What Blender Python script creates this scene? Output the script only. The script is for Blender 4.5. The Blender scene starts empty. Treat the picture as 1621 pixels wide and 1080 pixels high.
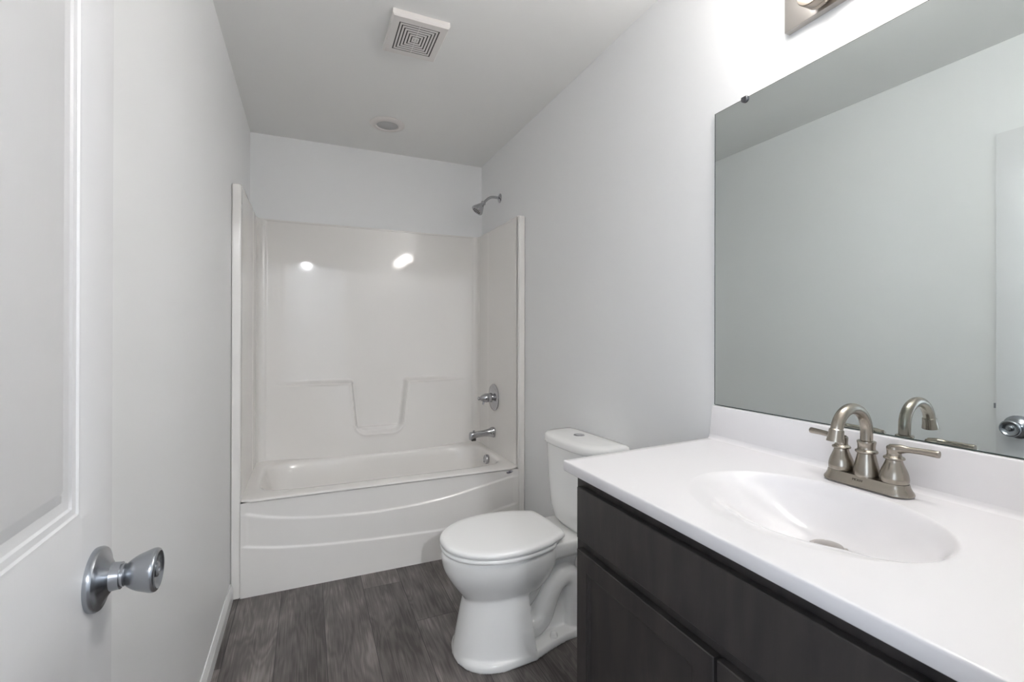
import bpy, bmesh, math, random
from mathutils import Vector, Matrix
PI = math.pi
sc = bpy.context.scene
C = sc.collection

# ---------------------------------------------------------------- camera
H = 1.2265                      # eye height
FPX, YAW, PITCH, ROLL, CY = 738.23, 0.4129, 0.0021, 0.0021, 525.48
cam_d = bpy.data.cameras.new('camera')
cam = bpy.data.objects.new('camera', cam_d); C.objects.link(cam)
cam_d.sensor_width = 36.0
cam_d.lens = 36.0 * FPX / 1621.0
cam_d.shift_y = -(540.0 - CY) / 1621.0
cam_d.clip_start = 0.02
F = Vector((math.sin(YAW) * math.cos(PITCH), math.cos(YAW) * math.cos(PITCH), math.sin(PITCH)))
Rt = Vector((math.cos(YAW), -math.sin(YAW), 0)); Up = Rt.cross(F)
R2 = math.cos(ROLL) * Rt + math.sin(ROLL) * Up
U2 = math.cos(ROLL) * Up - math.sin(ROLL) * Rt
cam.matrix_world = Matrix(((R2.x, U2.x, -F.x, 0), (R2.y, U2.y, -F.y, 0), (R2.z, U2.z, -F.z, H), (0, 0, 0, 1)))
sc.camera = cam

# ---------------------------------------------------------------- world, exposure, big lights
w = bpy.data.worlds.new('world'); sc.world = w; w.use_nodes = True
w.node_tree.nodes['Background'].inputs[0].default_value = (0.6, 0.7, 0.85, 1)
w.node_tree.nodes['Background'].inputs[1].default_value = 0.3
sc.view_settings.view_transform = 'Standard'
sc.view_settings.look = 'None'
sc.view_settings.gamma = 1.0
sc.view_settings.exposure = 1.17
sc.cycles.use_denoising = True
sc.cycles.max_bounces = 14
sc.cycles.diffuse_bounces = 8
sc.cycles.glossy_bounces = 6
GLOBE = 14.5        # vanity globes
WINDOW = 2.2        # daylight in the hall window
HALLAMP = 720.0      # hall ceiling lamp

# room
L, R, YB, ZC = -0.321, 1.165, 3.220, 2.439
YT = 2.463          # front of the tub unit
YF = 0.115          # room face of the front wall

# ---------------------------------------------------------------- materials
def mat(name, col, rough=0.5, metal=0.0, spec=0.5, coat=0.0, emit=None, estr=0, aniso=0.0):
    m = bpy.data.materials.new(name); m.use_nodes = True
    b = m.node_tree.nodes['Principled BSDF']
    b.inputs['Base Color'].default_value = (*col, 1)
    b.inputs['Roughness'].default_value = rough
    b.inputs['Metallic'].default_value = metal
    b.inputs['Specular IOR Level'].default_value = spec
    b.inputs['Coat Weight'].default_value = coat
    b.inputs['Coat Roughness'].default_value = 0.05
    b.inputs['Anisotropic'].default_value = aniso
    if emit:
        b.inputs['Emission Color'].default_value = (*emit, 1)
        b.inputs['Emission Strength'].default_value = estr
    return m

def N(m, t, **kw):
    n = m.node_tree.nodes.new(t)
    for k, v in kw.items(): setattr(n, k, v)
    return n
def LK(m, a, b): m.node_tree.links.new(a, b)

def add_noise(m, scale, strength, dist=0.002, colvar=0.0, stretch=(1, 1, 1), detail=4):
    b = m.node_tree.nodes['Principled BSDF']
    g = N(m, 'ShaderNodeNewGeometry'); mp = N(m, 'ShaderNodeMapping')
    mp.inputs['Scale'].default_value = stretch
    LK(m, g.outputs['Position'], mp.inputs['Vector'])
    n = N(m, 'ShaderNodeTexNoise'); n.inputs['Scale'].default_value = scale; n.inputs['Detail'].default_value = detail
    LK(m, mp.outputs['Vector'], n.inputs['Vector'])
    if strength:
        bu = N(m, 'ShaderNodeBump'); bu.inputs['Strength'].default_value = strength; bu.inputs['Distance'].default_value = dist
        LK(m, n.outputs['Fac'], bu.inputs['Height']); LK(m, bu.outputs['Normal'], b.inputs['Normal'])
    if colvar:
        c = b.inputs['Base Color'].default_value[:3]
        r = N(m, 'ShaderNodeValToRGB')
        r.color_ramp.elements[0].position = 0.3; r.color_ramp.elements[1].position = 0.7
        r.color_ramp.elements[0].color = (*[x * (1 - colvar) for x in c], 1)
        r.color_ramp.elements[1].color = (*[min(1, x * (1 + colvar)) for x in c], 1)
        LK(m, n.outputs['Fac'], r.inputs['Fac']); LK(m, r.outputs['Color'], b.inputs['Base Color'])
    return m

M = {}
M['wall'] = add_noise(mat('wall_paint', (0.875, 0.88, 0.885), 0.42, spec=0.35), 260, 0.05, 0.001)
M['ceil'] = add_noise(mat('ceiling_paint', (0.85, 0.85, 0.84), 0.7, spec=0.2), 200, 0.06, 0.001)
M['trim'] = mat('trim_paint', (0.84, 0.84, 0.84), 0.3)
M['door'] = add_noise(mat('door_paint', (0.78, 0.78, 0.79), 0.34), 60, 0.10, 0.0012, stretch=(8, 8, 0.6))
M['tub'] = mat('gelcoat_white', (0.85, 0.83, 0.805), 0.055, spec=0.45)
add_noise(M['tub'], 7, 0.25, 0.0012, detail=1)
M['tub2'] = M['tub']
M['ceramic'] = mat('vitreous_china', (0.90, 0.90, 0.89), 0.08, spec=0.55)
M['seat'] = mat('seat_plastic', (0.93, 0.93, 0.925), 0.22)
M['marble'] = mat('cultured_marble', (0.86, 0.845, 0.86), 0.12, spec=0.5)
M['chrome'] = mat('chrome', (0.50, 0.50, 0.52), 0.10, 1.0)
M['satin'] = mat('satin_chrome', (0.42, 0.44, 0.47), 0.26, 1.0, aniso=0.5)
M['nickel'] = mat('brushed_nickel', (0.37, 0.335, 0.29), 0.25, 1.0, aniso=0.6)
M['nickel_lit'] = mat('satin_nickel_lit', (0.55, 0.52, 0.49), 0.3, 1.0)  # paler copy of the nickel, brightness of lit metal put into the colour
M['plastic'] = mat('vent_plastic', (0.76, 0.73, 0.71), 0.45)
M['dark'] = mat('dark_parts_shade', (0.06, 0.055, 0.05), 0.8)  # dark nozzles and ring; also shade painted in vent slots and spout mouth
M['lens'] = mat('lens', (0.50, 0.50, 0.50), 0.5)
M['mirror'] = mat('mirror_silver', (0.755, 0.805, 0.80), 0.0, 1.0)
M['glass_edge'] = mat('glass_edge', (0.05, 0.07, 0.065), 0.2)
M['clip'] = mat('clip_metal', (0.12, 0.12, 0.13), 0.3, 0.6)
M['caulk'] = mat('badge_ink', (0.10, 0.10, 0.13), 0.3)
M['badge'] = mat('badge_silver', (0.45, 0.45, 0.48), 0.25, 0.8)
M['globe'] = mat('opal_glass', (0.9, 0.9, 0.9), 0.3, emit=(1.0, 0.968, 0.935), estr=GLOBE)
M['pane'] = mat('daylit_pane', (0.5, 0.5, 0.5), 0.1, emit=(0.70, 0.83, 1.0), estr=WINDOW)
M['hlamp'] = mat('hall_lamp_glass', (0.9, 0.9, 0.9), 0.3, emit=(0.93, 0.96, 1.0), estr=HALLAMP)
M['hallwall'] = mat('hall_paint', (0.62, 0.64, 0.66), 0.6)
M['socket'] = mat('shaded_nickel', (0.27, 0.235, 0.20), 0.35, 1.0)  # darker nickel, shade on the lamp cup put into its colour
M['engrave'] = mat('engraved_nickel', (0.16, 0.14, 0.12), 0.4, 0.8)

def wood_cab():
    m = mat('espresso_wood', (0.04, 0.036, 0.035), 0.34, spec=0.4)
    b = m.node_tree.nodes['Principled BSDF']
    g = N(m, 'ShaderNodeTexCoord'); mp = N(m, 'ShaderNodeMapping'); mp.inputs['Scale'].default_value = (6, 6, 1.2)
    LK(m, g.outputs['Object'], mp.inputs['Vector'])
    n = N(m, 'ShaderNodeTexNoise'); n.inputs['Scale'].default_value = 4; n.inputs['Detail'].default_value = 6; n.inputs['Distortion'].default_value = 0.6
    LK(m, mp.outputs['Vector'], n.inputs['Vector'])
    r = N(m, 'ShaderNodeValToRGB')
    r.color_ramp.elements[0].position = 0.35; r.color_ramp.elements[1].position = 0.7
    r.color_ramp.elements[0].color = (0.036, 0.032, 0.032, 1); r.color_ramp.elements[1].color = (0.058, 0.050, 0.047, 1)
    LK(m, n.outputs['Fac'], r.inputs['Fac']); LK(m, r.outputs['Color'], b.inputs['Base Color'])
    n2 = N(m, 'ShaderNodeTexNoise'); n2.inputs['Scale'].default_value = 60; mp2 = N(m, 'ShaderNodeMapping'); mp2.inputs['Scale'].default_value = (6, 6, 0.4)
    LK(m, g.outputs['Object'], mp2.inputs['Vector']); LK(m, mp2.outputs['Vector'], n2.inputs['Vector'])
    bu = N(m, 'ShaderNodeBump'); bu.inputs['Strength'].default_value = 0.12; bu.inputs['Distance'].default_value = 0.001
    LK(m, n2.outputs['Fac'], bu.inputs['Height']); LK(m, bu.outputs['Normal'], b.inputs['Normal'])
    return m
M['cab'] = wood_cab()

def wood_floor():
    m = mat('grey_vinyl_planks', (0.1, 0.09, 0.09), 0.38, spec=0.4)
    b = m.node_tree.nodes['Principled BSDF']
    g = N(m, 'ShaderNodeNewGeometry'); sp = N(m, 'ShaderNodeSeparateXYZ'); LK(m, g.outputs['Position'], sp.inputs[0])
    def mth(op, a, b_=None, c=None):
        n = N(m, 'ShaderNodeMath', operation=op)
        for i, v in enumerate((a, b_, c)):
            if v is None: continue
            if isinstance(v, (int, float)): n.inputs[i].default_value = v
            else: LK(m, v, n.inputs[i])
        return n.outputs[0]
    X, Y = sp.outputs['X'], sp.outputs['Y']
    u = mth('DIVIDE', mth('SUBTRACT', X, 0.069), 0.178)
    i = mth('FLOOR', u); fu = mth('FRACT', u)
    v = mth('DIVIDE', mth('SUBTRACT', mth('ADD', Y, mth('ADD', mth('MULTIPLY', i, 0.345), mth('MULTIPLY', mth('LESS_THAN', i, -0.5), 0.5))), 2.67), 1.22)
    j = mth('FLOOR', v); fv = mth('FRACT', v)
    idv = N(m, 'ShaderNodeCombineXYZ'); LK(m, i, idv.inputs[0]); LK(m, j, idv.inputs[1])
    wn = N(m, 'ShaderNodeTexWhiteNoise', noise_dimensions='3D'); LK(m, idv.outputs[0], wn.inputs['Vector'])
    rnd = wn.outputs['Value']
    # broad figure (cathedral bands)
    cv = N(m, 'ShaderNodeCombineXYZ'); LK(m, mth('ADD', mth('MULTIPLY', X, 9.0), mth('MULTIPLY', rnd, 37.0)), cv.inputs[0])
    LK(m, mth('ADD', mth('MULTIPLY', Y, 1.5), mth('MULTIPLY', rnd, 91.0)), cv.inputs[1])
    n1 = N(m, 'ShaderNodeTexNoise'); n1.inputs['Scale'].default_value = 1.0; n1.inputs['Detail'].default_value = 2.5; n1.inputs['Distortion'].default_value = 0.35
    LK(m, cv.outputs[0], n1.inputs['Vector'])
    bands = mth('MULTIPLY_ADD', mth('SINE', mth('MULTIPLY', n1.outputs['Fac'], 75.0)), 0.5, 0.5)
    # fine streaks
    cs = N(m, 'ShaderNodeCombineXYZ'); LK(m, mth('ADD', mth('MULTIPLY', X, 220.0), mth('MULTIPLY', rnd, 50)), cs.inputs[0]); LK(m, mth('MULTIPLY', Y, 7.0), cs.inputs[1])
    n2 = N(m, 'ShaderNodeTexNoise'); n2.inputs['Scale'].default_value = 1.0; n2.inputs['Detail'].default_value = 5
    LK(m, cs.outputs[0], n2.inputs['Vector'])
    # blotches
    cb = N(m, 'ShaderNodeCombineXYZ'); LK(m, mth('ADD', mth('MULTIPLY', X, 9.0), mth('MULTIPLY', rnd, 20)), cb.inputs[0]); LK(m, mth('MULTIPLY', Y, 3.5), cb.inputs[1])
    n3 = N(m, 'ShaderNodeTexNoise'); n3.inputs['Scale'].default_value = 1.0; n3.inputs['Detail'].default_value = 3
    LK(m, cb.outputs[0], n3.inputs['Vector'])
    t = mth('ADD', mth('MULTIPLY', n3.outputs['Fac'], 0.75), mth('MULTIPLY', n2.outputs['Fac'], 0.55))
    t = mth('ADD', t, mth('MULTIPLY', bands, 0.10))
    t = mth('ADD', t, mth('MULTIPLY', mth('SUBTRACT', rnd, 0.5), 0.30))
    r = N(m, 'ShaderNodeValToRGB'); e = r.color_ramp.elements
    e[0].position = 0.42; e[0].color = (0.062, 0.053, 0.050, 1)
    e[1].position = 0.98; e[1].color = (0.32, 0.29, 0.275, 1)
    x = e.new(0.68); x.color = (0.150, 0.133, 0.126, 1)
    LK(m, t, r.inputs['Fac'])
    # seams
    eu = mth('MINIMUM', fu, mth('SUBTRACT', 1.0, fu)); ev = mth('MINIMUM', fv, mth('SUBTRACT', 1.0, fv))
    s = mth('MINIMUM', mth('MULTIPLY', eu, 0.178), mth('MULTIPLY', ev, 1.22))
    sm = mth('LESS_THAN', s, 0.0012)
    mx = N(m, 'ShaderNodeMix', data_type='RGBA'); LK(m, mth('MULTIPLY', sm, 0.85), mx.inputs['Factor'])
    LK(m, r.outputs['Color'], mx.inputs[6]); mx.inputs[7].default_value = (0.022, 0.02, 0.02, 1)
    LK(m, mx.outputs[2], b.inputs['Base Color'])
    bu = N(m, 'ShaderNodeBump'); bu.inputs['Strength'].default_value = 0.25; bu.inputs['Distance'].default_value = 0.0012
    LK(m, mth('SUBTRACT', n2.outputs['Fac'], sm), bu.inputs['Height']); LK(m, bu.outputs['Normal'], b.inputs['Normal'])
    return m
M['floor'] = wood_floor()

# ---------------------------------------------------------------- helpers
def obj(name, bm, m, parent=None, smooth=None, bevel=0, bseg=3):
    bmesh.ops.recalc_face_normals(bm, faces=bm.faces[:])
    me = bpy.data.meshes.new(name); bm.to_mesh(me); bm.free()
    o = bpy.data.objects.new(name, me); C.objects.link(o); o.parent = parent
    for mm in (m if isinstance(m, (list, tuple)) else [m]): me.materials.append(mm)
    if smooth is not None:
        for p in me.polygons: p.use_smooth = True
        if smooth < 180:
            me.set_sharp_from_angle(angle=math.radians(smooth))
    if bevel:
        b = o.modifiers.new('bevel', 'BEVEL'); b.width = bevel; b.segments = bseg; b.limit_method = 'ANGLE'; b.angle_limit = math.radians(35)
        for p in me.polygons: p.use_smooth = True
        b.harden_normals = False
        ws = o.modifiers.new('wn', 'WEIGHTED_NORMAL'); ws.keep_sharp = False
    return o

def tag(o, label, cat, group=None):
    o['label'] = label; o['category'] = cat
    if group: o['group'] = group
    return o
def thing(name, label, cat, loc=(0, 0, 0), rotz=0, group=None):
    o = bpy.data.objects.new(name, None); C.objects.link(o); o.location = loc; o.rotation_euler = (0, 0, rotz)
    o.empty_display_size = 0.05
    return tag(o, label, cat, group)
def struct(o): o['kind'] = 'structure'; return o

def box(bm, x0, x1, y0, y1, z0, z1):
    vs = [bm.verts.new(p) for p in ((x0, y0, z0), (x1, y0, z0), (x1, y1, z0), (x0, y1, z0), (x0, y0, z1), (x1, y0, z1), (x1, y1, z1), (x0, y1, z1))]
    for f in ((3, 2, 1, 0), (4, 5, 6, 7), (0, 1, 5, 4), (1, 2, 6, 5), (2, 3, 7, 6), (3, 0, 4, 7)): bm.faces.new([vs[i] for i in f])
def bx(*a):
    bm = bmesh.new(); box(bm, *a); return bm

def loft(rings, cap0=True, cap1=True, bm=None, closed=True):
    bm = bm or bmesh.new()
    R_ = [[bm.verts.new(p) for p in r] for r in rings]
    n = len(rings[0])
    for a, b in zip(R_, R_[1:]):
        for i in range(n if closed else n - 1):
            j = (i + 1) % n
            bm.faces.new((a[i], a[j], b[j], b[i]))
    if cap0: bm.faces.new(list(reversed(R_[0])))
    if cap1: bm.faces.new(R_[-1])
    return bm

def basis(axis):
    d = Vector(axis).normalized()
    a = Vector((0, 0, 1)) if abs(d.z) < 0.9 else Vector((1, 0, 0))
    u = d.cross(a).normalized(); v = d.cross(u)
    return d, u, v
def lathe(profile, origin=(0, 0, 0), axis=(0, 0, 1), n=40, bm=None, cap0=True, cap1=True):
    """profile = [(radius, height)]"""
    d, u, v = basis(axis); o = Vector(origin)
    rings = [[o + d * h + (u * math.cos(2 * PI * k / n) + v * math.sin(2 * PI * k / n)) * max(r, 1e-5) for k in range(n)] for r, h in profile]
    return loft(rings, cap0, cap1, bm)

def spline(pts, n=8):
    """Catmull-Rom through tuples of any dimension"""
    P = [Vector(p) for p in pts]; out = []
    P = [P[0] * 2 - P[1]] + P + [P[-1] * 2 - P[-2]]
    for i in range(1, len(P) - 2):
        a, b, c, d = P[i - 1:i + 3]
        for k in range(n):
            t = k / n
            out.append(0.5 * ((2 * b) + (c - a) * t + (2 * a - 5 * b + 4 * c - d) * t * t + (3 * b - a - 3 * c + d) * t ** 3))
    out.append(P[-2]); return out

def tube(path, radii, n=20, bm=None, flat=1.0):
    P = [Vector(p) for p in path]
    if isinstance(radii, (int, float)): radii = [radii] * len(P)
    rings = []; u = None
    for i, p in enumerate(P):
        t = (P[min(i + 1, len(P) - 1)] - P[max(i - 1, 0)]).normalized()
        if u is None:
            u = t.cross(Vector((0, 0, 1)) if abs(t.z) < 0.9 else Vector((0, 1, 0))).normalized()
        else: u = (u - t * u.dot(t)).normalized()
        v = t.cross(u)
        rings.append([p + (u * math.cos(2 * PI * k / n) + v * math.sin(2 * PI * k / n) * flat) * radii[i] for k in range(n)])
    return loft(rings, bm=bm)

def grid(us, vs, fn, bm=None):
    bm = bm or bmesh.new()
    G = [[bm.verts.new(fn(u, v)) for v in vs] for u in us]
    for i in range(len(us) - 1):
        for j in range(len(vs) - 1):
            bm.faces.new((G[i][j], G[i + 1][j], G[i + 1][j + 1], G[i][j + 1]))
    return bm
def lin(a, b, n): return [a + (b - a) * i / n for i in range(n + 1)]
def sst(a, b, x):
    t = max(0, min(1, (x - a) / (b - a))); return t * t * (3 - 2 * t)
def interp(T, x):
    if x <= T[0][0]: return T[0][1]
    for (a, ya), (b, yb) in zip(T, T[1:]):
        if x <= b: return ya + (yb - ya) * (x - a) / (b - a)
    return T[-1][1]
def smoothtab(T, n=12): return [tuple(p)[:2] for p in spline([(a, b, 0) for a, b in T], n)]

# ---------------------------------------------------------------- room shell
YH = -3.0; XH0, XH1 = -1.3, 2.2      # hall beyond the doorway
struct(obj('floor', bx(XH0, XH1, YH, YB, -0.05, 0.0), M['floor']))
struct(obj('ceiling', bx(XH0, XH1, YH, YB + .1, ZC, ZC + 0.1), M['ceil']))
struct(obj('wall_left', bx(L - 0.1, L, YF, YB + 0.1, 0, ZC), M['wall']))
struct(obj('wall_right', bx(R, R + 0.1, YF, YB + 0.1, 0, ZC), M['wall']))
struct(obj('wall_back', bx(L, R, YB, YB + 0.1, 0, ZC), M['wall']))
DX0, DX1, DZ = -0.262, 0.44, 2.105
b = bmesh.new()
box(b, XH0, DX0, 0.0, YF, 0, ZC); box(b, DX1, XH1, 0.0, YF, 0, ZC); box(b, DX0, DX1, 0.0, YF, DZ, ZC)
struct(obj('wall_front', b, M['wall']))
struct(obj('wall_hall_rear', bx(XH0, XH1, YH - .1, YH, 0, ZC), M['hallwall']))
struct(obj('wall_hall_right', bx(XH1, XH1 + .1, YH, 0, 0, ZC), M['hallwall']))
WY0, WY1, WZ0, WZ1 = -1.75, -0.45, 0.75, 2.05
b = bmesh.new()
box(b, XH0 - .1, XH0, YH, WY0, 0, ZC); box(b, XH0 - .1, XH0, WY1, 0, 0, ZC); box(b, XH0 - .1, XH0, WY0, WY1, 0, WZ0); box(b, XH0 - .1, XH0, WY0, WY1, WZ1, ZC)
struct(obj('wall_hall_left', b, M['hallwall']))
b = bmesh.new()
for a in ((WY0, WY0 + .05, WZ0, WZ1), (WY1 - .05, WY1, WZ0, WZ1), (WY0 + .05, WY1 - .05, WZ0, WZ0 + .05), (WY0 + .05, WY1 - .05, WZ1 - .05, WZ1), (WY0 + .05, WY1 - .05, 1.38, 1.42)):
    box(b, XH0 - .06, XH0 - .01, a[0], a[1], a[2], a[3])
win = struct(obj('window_1', b, M['trim']))
obj('pane', bx(XH0 - .045, XH0 - .04, WY0 + .05, WY1 - .05, WZ0 + .05, WZ1 - .05), M['pane'], win)

# baseboards (moulded profile)
BBP = [(0, 0), (0.0125, 0), (0.0125, 0.052), (0.0105, 0.056), (0.0105, 0.060), (0.0075, 0.066), (0.0065, 0.072), (0.0035, 0.078), (0, 0.078)]
def baseboard(name, axis, wall, sgn, a, b_):
    rings = []
    for t in (a, b_):
        rings.append([(wall + sgn * p, t, z) if axis == 'y' else (t, wall + sgn * p, z) for p, z in BBP])
    return struct(obj(name, loft(rings), M['trim'], smooth=25))
baseboard('baseboard_left', 'y', L, 1, YF, YT)
baseboard('baseboard_right', 'y', R, -1, 1.076, YT)

# door casing round the opening (room side and jamb)
b = bmesh.new()
box(b, DX0 - .0, DX0 + .018, -0.01, YF, 0, DZ); box(b, DX1 - .018, DX1, -0.01, YF, 0, DZ); box(b, DX0 + .018, DX1 - .018, -0.01, YF, DZ - .018, DZ)
struct(obj('trim_1', b, M['trim']))
b = bmesh.new()
box(b, DX1, DX1 + .057, YF, YF + .014, 0, DZ + .057); box(b, DX0 , DX1, YF, YF + .014, DZ, DZ + .057)
struct(obj('trim_2', b, M['trim'], bevel=.003))

# ---------------------------------------------------------------- door (open, flat against the left wall)
DF = -0.2935; DT = 0.024; DY0, DY1, DZ0, DZ1 = 0.160, 0.965, 0.012, 2.055
prof = smooth = [(0, 0), (.003, -.0012), (.009, -.0016), (.012, -.0040), (.020, -.0052), (.023, -.0078), (.033, -.0105), (.035, -.0108), (.055, -.0020), (.057, -.0015)]
P1 = (DY0 + .105, DY1 - .108, 0.960, 1.905); P2 = (DY0 + .105, DY1 - .108, 0.215, 0.66)
def door_h(y, z):
    for a, b_, c, d in (P1, P2):
        if a <= y <= b_ and c <= z <= d:
            return interp(prof, min(y - a, b_ - y, z - c, d - z))
    return 0.0
def cuts(lo, hi, pans):
    s = {lo, hi}
    for a, b_ in pans:
        for d, _ in prof: s.add(round(a + d, 5)); s.add(round(b_ - d, 5))
        s.add((a + b_) / 2)
    return sorted(s)
ys = cuts(DY0, DY1, [P1[:2]]); zs = cuts(DZ0, DZ1, [P1[2:], P2[2:]])
b = bmesh.new()
grid(ys, zs, lambda y, z: (DF + door_h(y, z), y, z), b)
door = struct(obj('door_1', b, M['door'], smooth=22))
b = bmesh.new(); box(b, DF - DT, DF - 0.0115, DY0 + .0005, DY1 - .0005, DZ0, DZ1)
# edge strips closing the leaf round the moulded face
me = door.data
bm = bmesh.new(); bm.from_mesh(me)
box(bm, DF - DT, DF - 0.0125, DY0, DY1, DZ0, DZ1)
for a in ((DY0, DY0 + .004, DZ0, DZ1), (DY1 - .004, DY1, DZ0, DZ1), (DY0 + .004, DY1 - .004, DZ0, DZ0 + .004), (DY0 + .004, DY1 - .004, DZ1 - .004, DZ1)):
    box(bm, DF - 0.0125, DF - 0.0002, *a)
bm.to_mesh(me); bm.free(); b.free()
for p in me.polygons: p.use_smooth = True
me.set_sharp_from_angle(angle=math.radians(22))
KY, KZ = 0.897, 0.853
kn = obj('door_knob', lathe([(0.0455, 0), (0.0462, .003), (0.0462, .0065), (0.0445, .0095), (.039, .0105), (.033, .0135), (.026, .018), (.0205, .0215), (.0195, .030), (.0195, .033), (.0165, .0335), (.0165, .037)], (DF, KY, KZ), (1, 0, 0), 48, cap1=True), M['satin'], door, smooth=40)
obj('knob_grip', lathe(smoothtab([(.0150, .034), (.0155, .0385), (.0185, .042), (.0225, .0475), (.026, .054), (.0290, .062), (.0318, .070), (.0325, .0745), (.0312, .0785), (.0275, .0805)], 4) + [(.0255, .0795), (.022, .0755), (.0115, .0745)], (DF, KY, KZ), (1, 0, 0), 48), M['satin'], kn, smooth=50)
obj('lock_button', lathe([(.0110, .0735), (.0110, .0785), (.0095, .0795), (.004, .0800), (.0035, .0785)], (DF, KY, KZ), (1, 0, 0), 32), M['satin'], kn, smooth=40)
obj('latch_bolt', bx(DF - .019, DF - .008, DY1, DY1 + .010, KZ + .065, KZ + .085), M['satin'], door)
obj('hinge', lathe([(.006, 0), (.006, .09)], (DF + .002, DY0 - .004, 0.3), (0, 0, 1), 16), M['satin'], door, smooth=40)
obj('hinge', lathe([(.006, 0), (.006, .09)], (DF + .002, DY0 - .004, 1.75), (0, 0, 1), 16), M['satin'], door, smooth=40)

# ---------------------------------------------------------------- bathtub and shower surround (one moulded unit)
XL, XR, YP, ZR, ZS = -0.2815, 1.1230, 3.178, 0.449, 1.910
bath = thing('bathtub_surround', 'glossy off-white moulded bathtub with high shower surround filling the far alcove', 'bathtub', ((L + R) / 2, YT, 0))
def P0(o):   # keep world coordinates for a part whose parent sits elsewhere
    o.matrix_parent_inverse = Matrix.Translation(o.parent.location).inverted() if o.parent.rotation_euler.z == 0 else (Matrix.Translation(o.parent.location) @ Matrix.Rotation(o.parent.rotation_euler.z, 4, 'Z')).inverted()
    return o
# plan path of the panels: left, corner, back, corner, right
rc = 0.045
path = []                                   # (x, y, nx, ny, kind)
y0 = YT + 0.0295
for y in [y0 + (2.86 - y0) * k / 14 for k in range(15)]: path.append((XL, y, 1, 0))
for y in lin(2.87, YP - rc, 34): path.append((XL, y, 1, 0))
for k in range(1, 10):
    a = PI - (PI / 2) * k / 10
    path.append((XL + rc + rc * math.cos(a), YP - rc + rc * math.sin(a), -math.cos(a), -math.sin(a)))
for x in lin(XL + rc, XR - rc, 230): path.append((x, YP, 0, -1))
for k in range(1, 10):
    a = PI / 2 - (PI / 2) * k / 10
    path.append((XR - rc + rc * math.cos(a), YP - rc + rc * math.sin(a), -math.cos(a), -math.sin(a)))
for y in lin(YP - rc, 2.87, 34): path.append((XR, y, -1, 0))
for y in [y0 + (2.86 - y0) * k / 14 for k in range(14, -1, -1)]: path.append((XR, y, -1, 0))
U0, U1, UZ, UZT = 0.262, 0.600, 0.585, 0.917
def panel_h(x, y, nx, ny, z):
    h = 0.0
    if ny < -0.99:                                     # back panel
        h = 0.007 * (1 - sst(-.237, -.229, x) * (1 - sst(1.085, 1.093, x)))
        lev = 0.917
        t = sst(lev + .010, lev - .016, z) if z < lev + .01 else 0
        if t > 0:
            D = 0.062 * sst(-0.215, 0.18, x) if x < 0.45 else 0.062 * (1 - sst(0.66, 1.075, x)) + 0.0
            # U-shaped soap recess (sides lean in, rounded bottom)
            lean = 0.035 * (lev - z) / (lev - UZ) if z > UZ else 0.035
            cx = (U0 + U1) / 2; hw = (U1 - U0) / 2 - lean
            r = 0.055
            dx = abs(x - cx) - (hw - r); dz = (UZ + r + 0.0) - z
            if z > UZ + r: d = abs(x - cx) - hw
            else: d = (math.hypot(max(dx, 0), dz) - r) if dx > 0 else dz - r
            inside = sst(0.013, -0.009, d)
            # small curved ledge along the bottom of the recess
            led = 0.030 * sst(UZ + .034, UZ + .022, z)
            h += t * D * (1 - inside) + inside * led
            tap = min(1, D / .062) ** .5
            h += .006 * tap * (1 - inside) * max(math.exp(-((z - (lev - .014)) / .0075) ** 2), math.exp(-((d - .016) / .0075) ** 2))
    elif abs(nx) > 0.99:
        h = 0.0015 * sst(2.95, 2.99, y)
    else:
        h = 0.006
    return h
zs = sorted(set([round(z, 4) for z in lin(ZR - .01, .56, 6) + lin(.56, .66, 34) + lin(.66, .885, 18) + lin(.885, .930, 26) + lin(.930, ZS, 12)]))
b = bmesh.new()
grid(path, zs, lambda p, z: (p[0] + p[2] * panel_h(*p, z), p[1] + p[3] * panel_h(*p, z), z), b)
P0(obj('surround_wall', b, M['tub'], bath, smooth=60))
# top cap to the drywall
b = bmesh.new()
box(b, L + .0015, XL + .001, YT + .02, YB - .0015, ZS - .008, ZS + .001); box(b, XR - .001, R - .0015, YT + .02, YB - .0015, ZS - .008, ZS + .001); box(b, XL + .001, XR - .001, YP - .007, YB - .0015, ZS - .008, ZS + .001)
P0(obj('top_ledge', b, M['tub'], bath))
# front flanges
def flange(x0, x1):
    return P0(obj('front_flange', bx(x0, x1, YT, YT + .030, 0, ZS), M['tub'], bath, bevel=.008, bseg=4))
flange(L + .0015, XL); flange(XR, R - .0015)
# apron with two flowing step lines
A1 = smoothtab([(-.30, .397), (-.15, .352), (.05, .322), (.30, .307), (.50, .310), (.70, .328), (.90, .362), (1.06, .390), (1.15, .397)])
A2 = smoothtab([(-.30, .243), (-.15, .212), (.05, .188), (.30, .171), (.50, .163), (.68, .160), (.85, .182), (1.0, .218), (1.15, .245)])
def apron_h(x, z):
    e = sst(XL - .001, XL + .028, x) * (1 - sst(XR - .028, XR + .001, x))
    h = 0.0
    h += 0.0055 * sst(interp(A1, x) + .007, interp(A1, x) - .005, z)
    h += 0.0055 * sst(interp(A2, x) + .007, interp(A2, x) - .005, z)
    bow = 0.0
    return 0.011 * e - h * e + bow - 0.0
ax = lin(XL, XR, 120); az = sorted(set([round(z, 4) for z in lin(0, .12, 3) + lin(.12, .436, 110)]))
b = bmesh.new(); grid(ax, az, lambda x, z: (x, YT + 0.002 + apron_h(x, z), z), b)
P0(obj('apron', b, M['tub'], bath, smooth=70))
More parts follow.
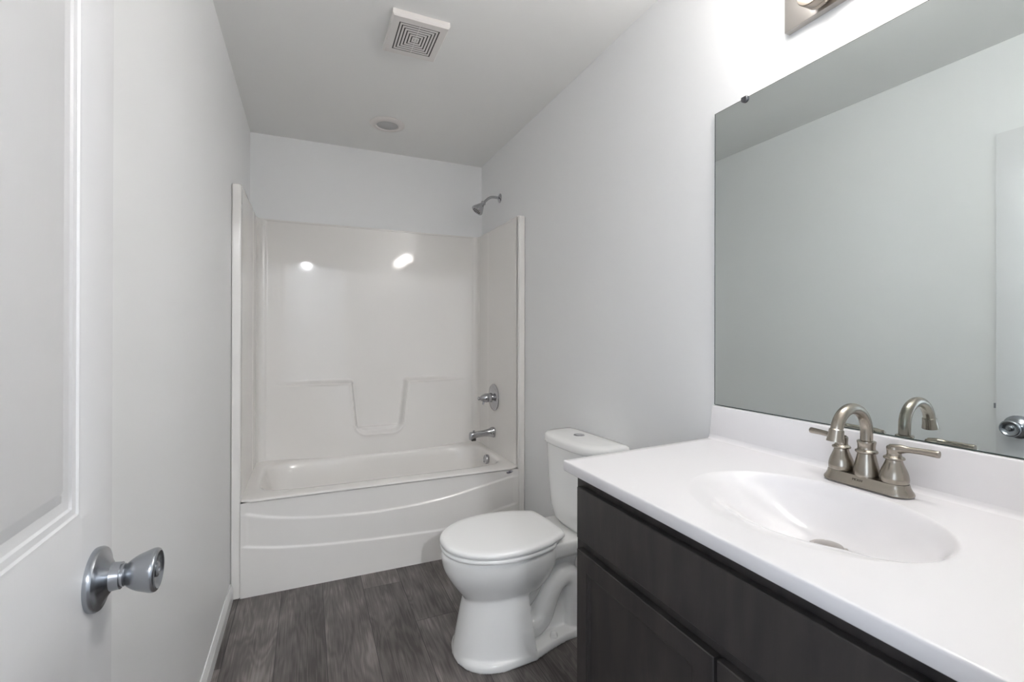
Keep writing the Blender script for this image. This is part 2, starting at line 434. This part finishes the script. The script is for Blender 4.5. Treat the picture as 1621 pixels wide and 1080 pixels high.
# rim and basin
CXB, CYB = 0.430, 2.838
def sring(cx, cy, a, b_, n_, z, n=96, rect=None):
    out = []
    for k in range(n):
        t = 2 * PI * (k + .5) / n
        c, s = math.cos(t), math.sin(t)
        if rect:
            x0, x1, yy0, yy1 = rect
            A, B = (x1 - x0) / 2, (yy1 - yy0) / 2
            m_ = max(abs(c) / 1, abs(s) / 1); px, py = c / m_, s / m_
            out.append(((x0 + x1) / 2 + px * A, (yy0 + yy1) / 2 + py * B, z))
        else:
            # direction in square space so that rings line up with the outer rectangle
            m_ = max(abs(c), abs(s)); px, py = c / m_, s / m_
            rr = (abs(px) ** n_ + abs(py) ** n_) ** (-1 / n_)
            out.append((cx + a * px * rr, cy + b_ * py * rr, z))
    return out
ry = YT + .002
rr_ = []
rr_.append(sring(0, 0, 0, 0, 0, ZR - .018, rect=(XL - .002, XR + .002, ry + .013, YP)))
rr_.append(sring(0, 0, 0, 0, 0, ZR - .013, rect=(XL - .002, XR + .002, ry + .003, YP)))
rr_.append(sring(0, 0, 0, 0, 0, ZR - .008, rect=(XL - .002, XR + .002, ry, YP)))
rr_.append(sring(0, 0, 0, 0, 0, ZR - .003, rect=(XL - .002, XR + .002, ry + .003, YP)))
rr_.append(sring(0, 0, 0, 0, 0, ZR, rect=(XL - .002, XR + .002, ry + .013, YP)))
for a, bb, n_, z, dx, dy in ((.672, .300, 7, ZR + .000, 0, 0), (.660, .283, 6.5, ZR - .001, 0, 0), (.652, .274, 6, ZR - .006, 0, 0), (.646, .268, 5.5, ZR - .018, 0, 0), (.640, .262, 5.2, ZR - .05, 0.003, 0),
                             (.620, .250, 5, .33, .012, 0), (.59, .235, 4.6, .23, .025, 0), (.56, .22, 4.2, .16, .038, 0), (.53, .20, 4, .125, .045, 0), (.47, .16, 3.6, .108, .05, 0), (.30, .10, 3, .102, .05, 0), (.05, .02, 2.5, .10, .05, 0)):
    rr_.append(sring(CXB + dx, CYB + dy, a, bb, n_, z))
P0(obj('basin', loft(rr_, cap0=False), M['tub'], bath, smooth=60))
# overflow plate, badge
ov = P0(obj('overflow_plate', lathe([(.030, 0), (.031, .004), (.031, .016), (.029, .020), (.024, .022), (.022, .019), (.0, .019)], (1.072, 2.835, .406), (-1, 0, .10), 40), M['chrome'], bath, smooth=35)); ov['label'] = 'round chrome overflow plate'
bd = P0(obj('badge', lathe([(1, 0), (1, .0012), (.86, .0022), (.0, .0022)], (0, 0, 0), (0, -1, 0), 36), M['badge'], bath, smooth=40)); bd['label'] = 'small oval metal maker\'s badge'
bd.scale = (.020, 1, .0078); bd.rotation_euler = (0, -0.12, 0); bd.location = (1.071, YT + .0125, .422)
ik = obj('badge_emblem', lathe([(1, 0), (1, .0006), (.0, .0006)], (0, -.0022, 0), (0, -1, 0), 24), M['caulk'], bd); ik.scale = (.45, 1, .55)

# ---------------------------------------------------------------- shower and tub fittings
FY = 2.862
t = thing('shower', 'chrome shower head on a bent arm high on the right wall above the surround', 'shower', (R - .0005, FY, 2.118))
def W(o, x, y, z): return (x - o.location.x, y - o.location.y, z - o.location.z)
obj('wall_flange', lathe([(.031, 0), (.031, .002), (.024, .007), (.014, .010), (.011, .012)], (0, 0, 0), (-1, 0, 0), 32), M['chrome'], t, smooth=40)
arm = spline([(0, 0, 0), (-.03, 0, .002), (-.06, 0, .000), (-.085, 0, -.014), (-.108, 0, -.036), (-.118, 0, -.046)], 6)
obj('arm', tube(arm, .0088), M['chrome'], t, smooth=60)
obj('head', lathe(smoothtab([(.011, -.008), (.0165, -.002), (.0165, .006), (.0135, .010), (.0170, .018), (.0250, .032), (.0340, .050), (.0395, .062), (.0400, .070), (.037, .074)], 4) + [(.030, .0745), (.028, .072), (.0, .072)], (-.116, 0, -.044), (-.62, 0.05, -.78), 40), M['chrome'], t, smooth=40)
nb = bmesh.new(); dd, uu, vv = basis((-.62, .05, -.78)); hc = Vector((-.116, 0, -.044)) + dd * .0715
for ring_, cnt in ((.011, 6), (.022, 12)):
    for k in range(cnt):
        a = 2 * PI * k / cnt
        lathe([(.0028, 0), (.0022, .003)], hc + (uu * math.cos(a) + vv * math.sin(a)) * ring_, dd, 8, nb)
obj('nozzle_face', nb, M['dark'], t)
t = thing('shower_valve', 'chrome shower valve with round plate and short knob handle on right surround panel', 'faucet', (XR - .001, 2.853, .803))
obj('escutcheon', lathe([(.088, 0), (.088, .003), (.084, .007), (.06, .012), (.045, .014), (.036, .016), (.030, .020)], (0, 0, 0), (-1, 0, 0), 56), M['chrome'], t, smooth=40)
obj('sleeve', lathe([(.031, .014), (.031, .046), (.028, .048)], (0, 0, 0), (-1, 0, 0), 40), M['chrome'], t, smooth=40)
obj('handle', lathe(smoothtab([(.028, .048), (.030, .052), (.029, .062), (.025, .076), (.018, .088), (.012, .094), (.010, .099), (.0125, .105), (.011, .111), (.004, .113)], 4), (0, 0, 0), (-1, 0, -.03), 40), M['chrome'], t, smooth=50)
obj('handle_lever', tube(spline([(-.070, 0, -.014), (-.075, -.004, -.030), (-.080, -.010, -.040)], 5), [.007] * 11, 14), M['chrome'], t, smooth=60)
t = thing('tub_spout', 'chrome tub spout with diverter on right surround panel below the valve', 'faucet', (XR - .001, 2.853, .575))
def sp_ring(x, zc, hy, hz, n=28, e=3.2):
    out = []
    for k in range(n):
        a = 2 * PI * k / n; c, s = math.cos(a), math.sin(a)
        r = (abs(c) ** e + abs(s) ** e) ** (-1 / e)
        out.append((-x, hy * c * r, zc + hz * s * r))
    return out
obj('body', loft([sp_ring(0, 0, .030, .033), sp_ring(.008, 0, .031, .034), (sp_ring(.018, 0, .028, .030)), sp_ring(.035, -.001, .024, .024), sp_ring(.07, -.003, .022, .020), sp_ring(.122, -.006, .022, .019), sp_ring(.148, -.011, .021, .024), sp_ring(.161, -.015, .020, .027), sp_ring(.166, -.016, .017, .023)]), M['chrome'], t, smooth=40)
obj('outlet_shade', bx(-.156, -.129, -.014, .014, -.044, -.028), M['dark'], t)  # solid dark block standing in for the shaded hollow of the mouth
obj('diverter_knob', lathe([(.004, 0), (.004, .008), (.007, .010), (.007, .014)], (-.140, 0, .008), (0, 0, 1), 16), M['chrome'], t, smooth=40)

# ---------------------------------------------------------------- ceiling fan grille and recessed lamp
VX0, VX1, VY0, VY1, VT = .288, .507, 1.768, 2.020, .024
vc = ((VX0 + VX1) / 2, (VY0 + VY1) / 2)
t = thing('exhaust_fan_grille', 'square off-white ceiling fan grille with concentric square slots', 'vent', (vc[0], vc[1], ZC))
hx, hy = (VX1 - VX0) / 2, (VY1 - VY0) / 2
def sq_ring(bm, ax_, ay, bx_, by, z0, z1):
    box(bm, -ax_, ax_, -ay, -by, z0, z1); box(bm, -ax_, ax_, by, ay, z0, z1)
    box(bm, -ax_, -bx_, -by, by, z0, z1); box(bm, bx_, ax_, -by, by, z0, z1)
gx, gy = .079, .092
rings_ = [[(sx * x_, sy * y_, z_) for sx, sy in ((-1, -1), (1, -1), (1, 1), (-1, 1))] for x_, y_, z_ in ((hx + .0, hy + .0, 0), (hx, hy, -VT + .006), (hx - .005, hy - .005, -VT), (gx, gy, -VT), (gx, gy, -.006))]
obj('frame', loft(rings_, cap0=False, cap1=False), M['plastic'], t)
obj('slot_shade', bx(-gx, gx, -gy, gy, -.0222, -.002), M['dark'], t)  # solid dark block close behind the louvres, paints the shade in the slots
nl = 6
for k in range(nl):
    f0 = 1 - (k + .42) / (nl + .6); f1 = 1 - (k + 1.0) / (nl + .6)
    b = bmesh.new(); sq_ring(b, gx * f0, gy * f0, gx * f1, gy * f1, -VT + .0005, -.0222)
    obj('louvre', b, M['plastic'], t)
obj('grille_centre', bx(-gx * .065, gx * .065, -gy * .065, gy * .065, -VT + .0005, -.0222), M['plastic'], t)
b = bmesh.new(); box(b, -.0012, .0012, -gy, gy, -.0230, -.0223)
obj('louvre_rib', b, M['plastic'], t)

t = thing('recessed_ceiling_light', 'round white recessed ceiling light, unlit, above the bathtub edge', 'ceiling light', (.421, 2.775, ZC))
obj('trim_ring', lathe([(.098, 0), (.101, -.002), (.099, -.005), (.086, -.010), (.066, -.013), (.062, -.011), (.060, -.006)], (0, 0, 0), (0, 0, 1), 64, cap0=False, cap1=False), M['plastic'], t, smooth=50)
obj('lens', lathe([(.062, -.006), (.05, -.009), (.03, -.0105), (0, -.011)], (0, 0, 0), (0, 0, 1), 48, cap0=False), M['lens'], t, smooth=60)

# ---------------------------------------------------------------- toilet (local: -x is forward from the wall, origin on the floor at the wall)
TX, TY, TR = 1.160, 1.735, math.radians(3.5)
toi = thing('toilet', 'white two-piece toilet with closed lid between the vanity and the bathtub', 'toilet', (TX, TY, 0), TR)
def egg(uf, ub, wd, z, n=64, nb_=2.4, wc=0.44, nf=2.0):
    """outline from front u=uf to back u=ub, half-width wd; widest at a fraction wc from the back"""
    um = ub + (uf - ub) * wc; out = []
    for k in range(n):
        a = 2 * PI * k / n; c, s = math.cos(a), math.sin(a)
        if c >= 0:
            r = (abs(c) ** nf + abs(s) ** nf) ** (-1 / nf); u = um + (uf - um) * c * r
        else:
            r = (abs(c) ** nb_ + abs(s) ** nb_) ** (-1 / nb_); u = um + (um - ub) * c * r
        out.append((-u, wd * s * r, z))
    return out
ZRIM = 0.405
def spl4(T, n):
    A_ = spline([t[:3] for t in T], n); B_ = spline([(t[3], 0, 0) for t in T], n)
    return [(a.x, a.y, a.z, c.x) for a, c in zip(A_, B_)]
b = bmesh.new()
# bowl
loft([egg(p[0], p[1], p[2], p[3]) for p in spl4([(.600, .36, .070, .200), (.618, .30, .108, .226), (.645, .27, .137, .262), (.671, .25, .158, .300), (.689, .24, .171, .335), (.697, .235, .1775, .368), (.698, .235, .178, .390), (.694, .235, .174, ZRIM - .004), (.686, .24, .166, ZRIM)], 5)], bm=b)
# deck to the tank
def rrect(u0, u1, wd, z, r=.03, n=8, cy=0):
    out = []
    for (cx_, cy_, a0) in ((u1 - r, wd - r, 0), (u0 + r, wd - r, 1), (u0 + r, -wd + r, 2), (u1 - r, -wd + r, 3)):
        for k in range(n + 1):
            a = a0 * PI / 2 + PI / 2 * k / n
            out.append((-(cx_ + r * math.cos(a)), cy_ + r * math.sin(a) + cy, z))
    return out
loft([rrect(.05, .46, .095, .325), rrect(.035, .50, .122, .350), rrect(.03, .52, .130, .380), rrect(.03, .52, .130, ZRIM - .006), rrect(.035, .515, .125, ZRIM)], bm=b)
# front pedestal column: flares to the floor, square shoulder at its back
def ped(uf, ub, wd, z, n=48):
    out = []
    for k in range(n + 1):
        a = -PI / 2 + PI * k / n; c, s = math.cos(a), math.sin(a)
        e = 2.3; r = (abs(c) ** e + abs(s) ** e) ** (-1 / e)
        out.append((-(ub + (uf - ub) * c * r), wd * s * r, z))
    return out
loft([ped(.655, .375, .152, 0), ped(.650, .378, .150, .03), ped(.636, .385, .142, .10), ped(.622, .392, .134, .17), ped(.608, .398, .126, .225), ped(.600, .40, .120, .27)], bm=b)
# lower body / web behind the column
loft([rrect(.16, .50, .050, 0), rrect(.16, .50, .048, .10), rrect(.14, .50, .050, .22), rrect(.10, .50, .060, .36)], bm=b)
# trapway: rises behind the bowl and dives to the floor
tr = spline([(-.46, 0, .11), (-.40, 0, .072), (-.345, 0, .070), (-.305, 0, .100), (-.280, 0, .160), (-.248, 0, .215), (-.205, 0, .240), (-.168, 0, .220), (-.150, 0, .15), (-.15, 0, .04)], 6)
tube(tr, [.098 - .018 * math.sin(PI * min(1, i / 30)) * 0 for i in range(len(tr))], 28, b, flat=1.0) if False else None
for sgn in (-1, 1):
    tp = [Vector((p[0], sgn * .052, p[2])) for p in tr]
    tube(tp, .046, 24, b)
# bowl underside flowing back (the inner sump)
tube(spline([(-.56, 0, .21), (-.48, 0, .20), (-.40, 0, .235), (-.345, 0, .30), (-.32, 0, .37)], 6), [.06, .066, .073, .08, .087, .093, .099, .104, .106, .108, .112, .110, .108, .106, .103, .100, .098, .096, .094, .092, .09, .088, .086, .085, .084, .083, .082, .080], 32, b)
# foot flange
def foot(s, z):
    pts = [(.655, 0), (.640, .07), (.60, .120), (.53, .150), (.45, .155), (.38, .150), (.30, .128), (.22, .112), (.16, .108), (.125, .09), (.118, 0)]
    pts = pts + [(u, -v) for u, v in reversed(pts[1:-1])]
    c = spline([(u, v, 0) for u, v in pts + pts[:1]], 5)[:-1]
    return [(-(.38 + (p[0] - .38) * s), p[1] * s, z) for p in c]
loft([foot(1.0, 0), foot(1.0, .016), foot(.985, .026), foot(.965, .030)], bm=b)
bowl = obj('bowl', b, M['ceramic'], toi)
rm = bowl.modifiers.new('fuse', 'REMESH'); rm.mode = 'VOXEL'; rm.voxel_size = 0.0042; rm.use_smooth_shade = True
smm = bowl.modifiers.new('soften', 'SMOOTH'); smm.factor = 0.6; smm.iterations = 7
# bolt caps
for s in (-1, 1):
    obj('bolt_cap', lathe(smoothtab([(.0145, .024), (.0145, .034), (.0125, .044), (.007, .0475), (.001, .048)], 4), (-.275, s * .100, 0), (0, 0, 1), 24), M['seat'], toi, smooth=60)
# seat and lid
def seatline(s, z, du=0, back=.240):
    T = [(.700, 0), (.692, .055), (.665, .104), (.618, .147), (.555, .177), (.48, .190), (.40, .186), (.33, .170), (.30, .156), (back + .018, .136), (back, .120), (back - .006, .06)]
    pts = [(u, v) for u, v in T] + [(back - .008, 0)] + [(u, -v) for u, v in reversed(T[1:])]
    out = []
    P_ = [(u, v, 0) for u, v in pts]
    c = spline([P_[-1]] + P_ + P_[:2], 4)[4:-4]
    cu = .45
    return [(-(cu + (p[0] - cu) * (1 - s / .25)), p[1] * (1 - s / .19), z) for p in c[:-1] if True]
obj('seat', loft([seatline(.010, .4045, back=.265), seatline(.003, .4065, back=.265), seatline(.0005, .411, back=.265), seatline(.0005, .4165, back=.265), seatline(.003, .4205, back=.265), seatline(.009, .4225, back=.265)]), M['seat'], toi, smooth=35)
obj('lid', loft([seatline(.008, .4250), seatline(.002, .4262), seatline(-.001, .430), seatline(-.001, .438), seatline(.002, .4435), seatline(.009, .4465), seatline(.03, .4475), seatline(.09, .448)]), M['seat'], toi, smooth=40)
for s in (-1, 1):
    obj('hinge', bx(-.262, -.228, s * .075 - .022, s * .075 + .022, .404, .436), M['seat'], toi, bevel=.006)
# tank
def tankring(f, wd, z, back=.012, e=3.0, n=64):
    out = []
    for k in range(n):
        a = 2 * PI * k / n; c, s = math.cos(a), math.sin(a)
        if c >= 0:
            r = (abs(c) ** e + abs(s) ** e) ** (-1 / e); u = .085 + (f - .085) * c * r
        else:
            e2 = 9; r = (abs(c) ** e2 + abs(s) ** e2) ** (-1 / e2); u = .085 + (.085 - back) * c * r
        out.append((-u, wd * s * r - .040, z))
    return out
tank = obj('tank', loft([tankring(.140, .110, .402), tankring(.160, .146, .408), tankring(.174, .170, .430), tankring(.183, .184, .48), tankring(.190, .194, .58), tankring(.195, .201, .70), tankring(.196, .203, .748)]), M['ceramic'], toi, smooth=60)
tl = obj('tank_lid', loft([tankring(.198, .205, .747, .010), tankring(.205, .212, .749, .008), tankring(.207, .214, .756, .008), tankring(.207, .214, .772, .008), tankring(.204, .211, .780, .010), tankring(.196, .203, .7845, .018), tankring(.17, .17, .7875, .04), tankring(.11, .08, .789, .07)]), M['ceramic'], toi, smooth=60)
obj('flush_button', lathe([(.024, 0), (.024, .003), (.0215, .0045), (.019, .003), (.018, .0055), (.0, .006)], (-.095, -.015, .7875), (0, 0, 1), 36), M['chrome'], tl, smooth=35)
# ---------------------------------------------------------------- vanity cabinet
CX0, CY0, CY1 = 0.664, 0.145, 1.0745       # face frame front, ends
van = thing('vanity_cabinet', 'dark espresso shaker vanity cabinet below the white countertop', 'cabinet', (.9, .6, 0))
b = bmesh.new()
box(b, CX0, R - .001, CY1 - .018, CY1, 0, .8597); box(b, CX0, R - .001, CY0, CY0 + .018, 0, .8597)
box(b, CX0 + .06, R - .001, CY0 + .018, CY1 - .018, .0, .105); box(b, CX0, R - .001, CY0 + .018, CY1 - .018, .105, .12)
box(b, CX0, CX0 + .019, CY0 + .018, CY1 - .018, .80, .8597); box(b, CX0, CX0 + .019, CY0 + .018, CY1 - .018, .635, .69)
box(b, CX0, CX0 + .019, .575, .615, .12, .66)
P0(obj('carcass', b, M['cab'], van))
P0(obj('drawer_front', bx(.645, CX0 - .001, .165, 1.048, .6930, .8262), M['cab'], van, bevel=.0025))
def shaker(y0, y1, z0=.130, z1=.6645):
    b = bmesh.new(); sw = .044
    x0, x1 = .645, CX0 - .001
    rings = [[(x, a, c) for a, c in ((y0 + o, z0 + o), (y1 - o, z0 + o), (y1 - o, z1 - o), (y0 + o, z1 - o))] for x, o in ((x1, 0), (x0 + .002, 0), (x0, .002), (x0, sw), (x0 + .002, sw + .002), (x0 + .003, sw + .007), (x0 + .009, sw + .010), (x0 + .009, sw + .012))]
    loft(rings, bm=b)
    return P0(obj('door', b, M['cab'], van))
shaker(.601, 1.048); shaker(.165, .594)
# ---------------------------------------------------------------- countertop with moulded basin
KX0, KY0, KY1, KZ1, KT = .6235, .117, 1.0835, .8885, .028
XS = 1.145
top = thing('vanity_countertop', 'glossy white moulded countertop with oval basin and backsplash on the dark vanity', 'countertop', (.9, .6, KZ1 - KT))
BXc, BYc, BA, BB_, BD = .870, .598, .177, .228, .100
DRX, DRY = .955, .600                     # the drain sits towards the wall
SB = [(0, 1), (.12, .995), (.3, .95), (.5, .84), (.7, .62), (.85, .34), (.93, .13), (.97, .04), (1.0, 0)]
SF = [(0, 1), (.12, .985), (.3, .90), (.5, .64), (.65, .36), (.74, .20), (.82, .088), (.91, .026), (1.0, 0)]
def deck(x): return KZ1 + max(0, x - KX0 - .01) * .0275
def top_z(x, y):
    z = deck(x)
    # fraction of the way from the drain to the rim along the ray through (x, y)
    dx, dy = x - DRX, y - DRY
    A = (dx / BA) ** 2 + (dy / BB_) ** 2
    if A > 1e-9:
        ox, oy = (DRX - BXc) / BA, (DRY - BYc) / BB_
        Bq = 2 * (dx / BA * ox + dy / BB_ * oy); Cq = ox * ox + oy * oy - 1
        t = (-Bq + math.sqrt(Bq * Bq - 4 * A * Cq)) / (2 * A); rho = 1 / t
    else: rho = 0
    if rho < 1:
        dirx = -dx / (math.hypot(dx, dy) + 1e-9)
        w_ = sst(.30, .85, dirx) if dy < 0 else sst(-.30, .70, dirx)
        z -= BD * (interp(SBs, rho) * (1 - w_) + interp(SFs, rho) * w_)
    dc = XS - x                                         # cove into the backsplash
    if dc < .012: z += .012 - math.sqrt(max(0, .012 ** 2 - (.012 - dc) ** 2))
    return z
SBs, SFs = smoothtab(SB, 8), smoothtab(SF, 8)
xs = sorted(set([round(v, 5) for v in [KX0 + .006] + lin(KX0 + .008, .675, 6) + lin(.675, 1.06, 140) + lin(1.064, 1.130, 8) + lin(1.133, XS, 10)]))
yy = sorted(set([round(v, 5) for v in lin(KY0, .36, 12) + lin(.36, .84, 170) + lin(.86, KY1 - .004, 10)]))
b = bmesh.new()
grid(xs, yy, lambda x, y: (x, y, top_z(x, y)), b)
# front and end edges, rounded
fr = [(KX0 + .006, KZ1), (KX0 + .0018, KZ1 - .0003), (KX0 + .0004, KZ1 - .0018), (KX0, KZ1 - .005), (KX0, KZ1 - KT + .003), (KX0 + .003, KZ1 - KT), (KX0 + .05, KZ1 - KT)]
grid(yy, fr, lambda y, p: (p[0], y, p[1]), b)
en = [(KY1 - .004, 0), (KY1 - .0015, -.001), (KY1, -.004), (KY1, -KT + .003), (KY1 - .003, -KT), (KY1 - .05, -KT)]
grid(xs, en, lambda x, p: (x, p[0], top_z(x, 1.08) + p[1] if p[1] > -.01 else KZ1 + p[1]), b)
cr = [[(KX0 + .006 - .006 * math.cos(a) * 1.0 if False else 0, 0, 0)] for a in (0,)]
# corner patch between front and end edges
k = 6
G = []
for i in range(k + 1):
    a = PI / 2 * i / k
    G.append([(KX0 + .006 - math.cos(a) * r_, KY1 - .004 + math.sin(a) * r_ * .67, z_) for r_, z_ in ((0.0, KZ1), (.0042, KZ1 - .0003), (.0056, KZ1 - .0018), (.006, KZ1 - .005), (.006, KZ1 - KT + .003), (.003, KZ1 - KT))])
Gv = [[b.verts.new(p) for p in r_] for r_ in G]
for i in range(k):
    for j in range(5):
        b.faces.new((Gv[i][j], Gv[i + 1][j], Gv[i + 1][j + 1], Gv[i][j + 1]))
bmesh.ops.remove_doubles(b, verts=b.verts[:], dist=.0003)
# underside
box(b, KX0 + .02, R - .002, KY0 + .002, KY0 + .10, KZ1 - KT + .0005, KZ1 - KT + .002)
P0(obj('top', b, M['marble'], top, smooth=70))
# backsplash
b = bmesh.new()
ZB = 1.0035
pr = [(XS, KZ1 + .010), (XS, ZB - .004), (XS + .001, ZB - .001), (XS + .004, ZB), (R, ZB), (R, KZ1 - KT + .001), (XS, KZ1 - KT + .001)]
y_a, y_b = KY0, 1.0745
rings = []
for yv, fl in ((y_a, 0), (y_b - .003, 0), (y_b, .002)):
    rings.append([(x_ + fl if x_ < XS + .01 and z_ > KZ1 else x_, yv + (.009 if (z_ <= KZ1 + .02 and yv > 1) else 0), z_ - (fl if z_ > KZ1 + .05 else 0)) for x_, z_ in pr])
loft(rings, bm=b)
P0(obj('backsplash', b, M['marble'], top, smooth=30))
# drain
dr = P0(obj('drain', lathe([(.034, 0), (.034, .003), (.031, .005), (.026, .004), (.025, .004), (.0245, .007), (.014, .011), (0, .012)], (DRX, DRY, deck(DRX) - BD - .0005), (0, 0, 1), 40), M['nickel_lit'], top, smooth=30)); dr['label'] = 'round brushed metal drain'

# ---------------------------------------------------------------- faucet
FX, FYc = 1.089, .606
fau = thing('bathroom_faucet', 'brushed nickel two-handle faucet with arched spout on the white countertop', 'faucet', (FX, FYc, .9032))
def stad(hl, r, z, n=14):
    out = []
    for s in (1, -1):
        for k in range(n + 1):
            a = (0 if s > 0 else PI) + PI * k / n
            out.append((r * math.cos(a), s * (hl - r) + r * math.sin(a), z))
    return out
obj('base_plate', loft([stad(.0835, .029, 0), stad(.0845, .030, .002), stad(.0840, .0295, .005), stad(.0805, .0265, .010), stad(.0775, .0245, .016), stad(.0765, .0237, .021), stad(.0755, .0228, .0225)]), M['nickel'], fau, smooth=35)
bodyp = smoothtab([(.0238, .019), (.0240, .024), (.0225, .037), (.0195, .051), (.0168, .064), (.0160, .0690)], 5) + smoothtab([(.0160, .0692), (.0195, .0707), (.0203, .0730), (.0195, .0753), (.0168, .0770)], 4) + [(.0160, .078), (.0156, .082), (.0162, .089), (.0172, .0930), (.0168, .0950), (.0125, .0965)]
obj('spout_body', lathe(bodyp, (0, 0, 0), (0, 0, 1), 40), M['nickel'], fau, smooth=50)
rA = .0505; zA = .1165
arc = [(0, 0, .090), (0, 0, .104)] + [(-rA + rA * math.cos(a), 0, zA + rA * math.sin(a)) for a in lin(0, PI * .94, 26)]
e_ = Vector(arc[-1]); dn = Vector((-.19, 0, -1)).normalized()
arc.append(tuple(e_ + dn * .004))
spt = obj('spout', tube(arc, .0113, 28), M['nickel'], fau, smooth=60)
obj('aerator', lathe([(.0116, -.002), (.0133, 0), (.0135, .003), (.0143, .014), (.0158, .0225), (.0158, .0240), (.0135, .0240), (.0125, .020), (.0, .020)], tuple(e_), tuple(dn), 36), M['nickel'], spt, smooth=35)
def handle(s):
    y = s * .0510
    hd = obj('handle', lathe([(.0238, .0235), (.0243, .0255)] + smoothtab([(.0243, .026), (.0244, .033), (.0222, .044), (.0180, .055), (.0148, .0635), (.0138, .0680)], 5) + smoothtab([(.0140, .0682), (.0172, .0697), (.0180, .0718), (.0168, .074), (.0140, .0755)], 4) + [(.0125, .077), (.0118, .082), (.0122, .088)], (0, y, 0), (0, 0, 1), 40), M['nickel'], fau, smooth=50)
    pth = spline([(0, y - s * .004, .0870), (0, y + s * .010, .0915), (0, y + s * .024, .0930), (.002, y + s * .040, .0940), (.004, y + s * .058, .0942), (.005, y + s * .072, .0942)], 5)
    n_ = len(pth); rad = [interp([(0, .0118), (.2, .0095), (.42, .0060), (.7, .0062), (.96, .0070), (1, .0066)], i / (n_ - 1)) for i in range(n_)]
    obj('lever', tube(pth, rad, 20, flat=1.0), M['nickel'], hd, smooth=60)
    b = bmesh.new(); lathe([(.0120, .080), (.0126, .088), (.0130, .0925), (.0115, .0952), (.0, .0957)], (0, y, 0), (0, 0, 1), 32, b)
    obj('handle_cap', b, M['nickel'], hd, smooth=50)
    obj('seal_ring', lathe([(.0215, .0215), (.0215, .0245)], (0, y, 0), (0, 0, 1), 32), M['dark'], hd)
handle(1); handle(-1)
tx = bpy.data.curves.new('engraving', 'FONT'); tx.body = 'MOEN'; tx.size = .0068; tx.align_x = 'CENTER'; tx.align_y = 'CENTER'; tx.extrude = .0001
to = bpy.data.objects.new('engraving_curve', tx); C.objects.link(to)
bpy.context.view_layer.update()
dg = bpy.context.evaluated_depsgraph_get(); tm = bpy.data.meshes.new_from_object(to.evaluated_get(dg))
bpy.data.objects.remove(to); tm.materials.clear(); tm.materials.append(M['engrave'])
eo = bpy.data.objects.new('engraving', tm); C.objects.link(eo); eo.parent = fau
# text reads towards the basin (-x side of the plate), lying on its sloped flank
xa = Vector((0, -1, 0)); za = Vector((-.95, 0, .33)).normalized(); ya = za.cross(xa)
eo.matrix_local = Matrix(((xa.x, ya.x, za.x, -.0258), (xa.y, ya.y, za.y, .004), (xa.z, ya.z, za.z, .0140), (0, 0, 0, 1)))

# ---------------------------------------------------------------- mirror
MX, MY0, MY1, MZ0, MZ1 = R - .006, .13, 1.0755, 1.0045, 1.908
mir = obj('wall_mirror', bx(MX, R - .0005, MY0, MY1, MZ0, MZ1), [M['glass_edge'], M['mirror']])
tag(mir, 'large frameless rectangular mirror standing on the white backsplash', 'mirror')
for p in mir.data.polygons:
    if p.normal.x < -.9: p.material_index = 1
b = bmesh.new()
for a in ((MY0, MY1, MZ0, MZ0 + .0022), (MY0, MY1, MZ1 - .0010, MZ1), (MY1 - .0020, MY1, MZ0 + .0022, MZ1 - .0010), (MY0, MY0 + .002, MZ0 + .0022, MZ1 - .0010)):
    box(b, MX - .0004, MX + .003, *a)
obj('edge_seam', b, M['glass_edge'], mir)
for y in (.966, .25):
    b = bmesh.new(); lathe([(.0108, 0), (.0108, .004), (.009, .006), (.0, .0065)], (MX - .0005, y, MZ1 - .002), (-1, 0, 0), 24, b)
    bmesh.ops.bisect_plane(b, geom=b.verts[:] + b.edges[:] + b.faces[:], plane_co=(0, 0, MZ1 + .003), plane_no=(0, 0, 1), clear_outer=True)
    box(b, MX + .0, R, y - .0095, y + .0095, MZ1 + .0005, MZ1 + .003)
    obj('mirror_clip', b, M['clip'], mir)['label'] = 'small dark metal clip'

# ---------------------------------------------------------------- vanity light above the mirror
PZ0, PZ1, PY0, PY1 = 2.014, 2.130, .230, .8345
vl = thing('vanity_light', 'brushed nickel bar light with lit opal glass globes above the mirror', 'wall light', (R, (PY0 + PY1) / 2, 2.07))
P0(obj('back_plate', bx(XS, R, PY0, PY1, PZ0, PZ1), M['nickel_lit'], vl, bevel=.0015, bseg=2))
for y in (.728, .532, .336):
    sk = P0(obj('socket', lathe([(.020, 0), (.020, .004), (.026, .010), (.0335, .020), (.0335, .030), (.0330, .031), (.0335, .032), (.0345, .056), (.033, .058)], (XS, y, 2.043), (-1, 0, 0), 40), M['socket'], vl, smooth=35))
    g = P0(obj('globe', lathe(smoothtab([(.026, 0), (.050, .012), (.062, .034), (.066, .058), (.062, .084), (.048, .106), (.026, .118), (.001, .122)], 3), (XS - .050, y, 2.056), (-.45, 0, 1), 32), M['globe'], vl, smooth=60)); g['label'] = 'lit opal glass shade'

# ---------------------------------------------------------------- hall lamp seen reflected in the surround
t = thing('hall_ceiling_light', 'lit round flush ceiling lamp out in the hall beyond the doorway', 'ceiling light', (-.02, -2.0, ZC))
obj('fixture_base', lathe([(.075, 0), (.075, -.03), (.066, -.035), (.030, -.036)], (0, 0, 0), (0, 0, 1), 40), M['nickel_lit'], t, smooth=40)
obj('glass_bowl', lathe(smoothtab([(.048, -.034), (.054, -.05), (.050, -.072), (.032, -.088), (.001, -.094)], 4), (0, 0, 0), (0, 0, 1), 40), M['hlamp'], t, smooth=60)
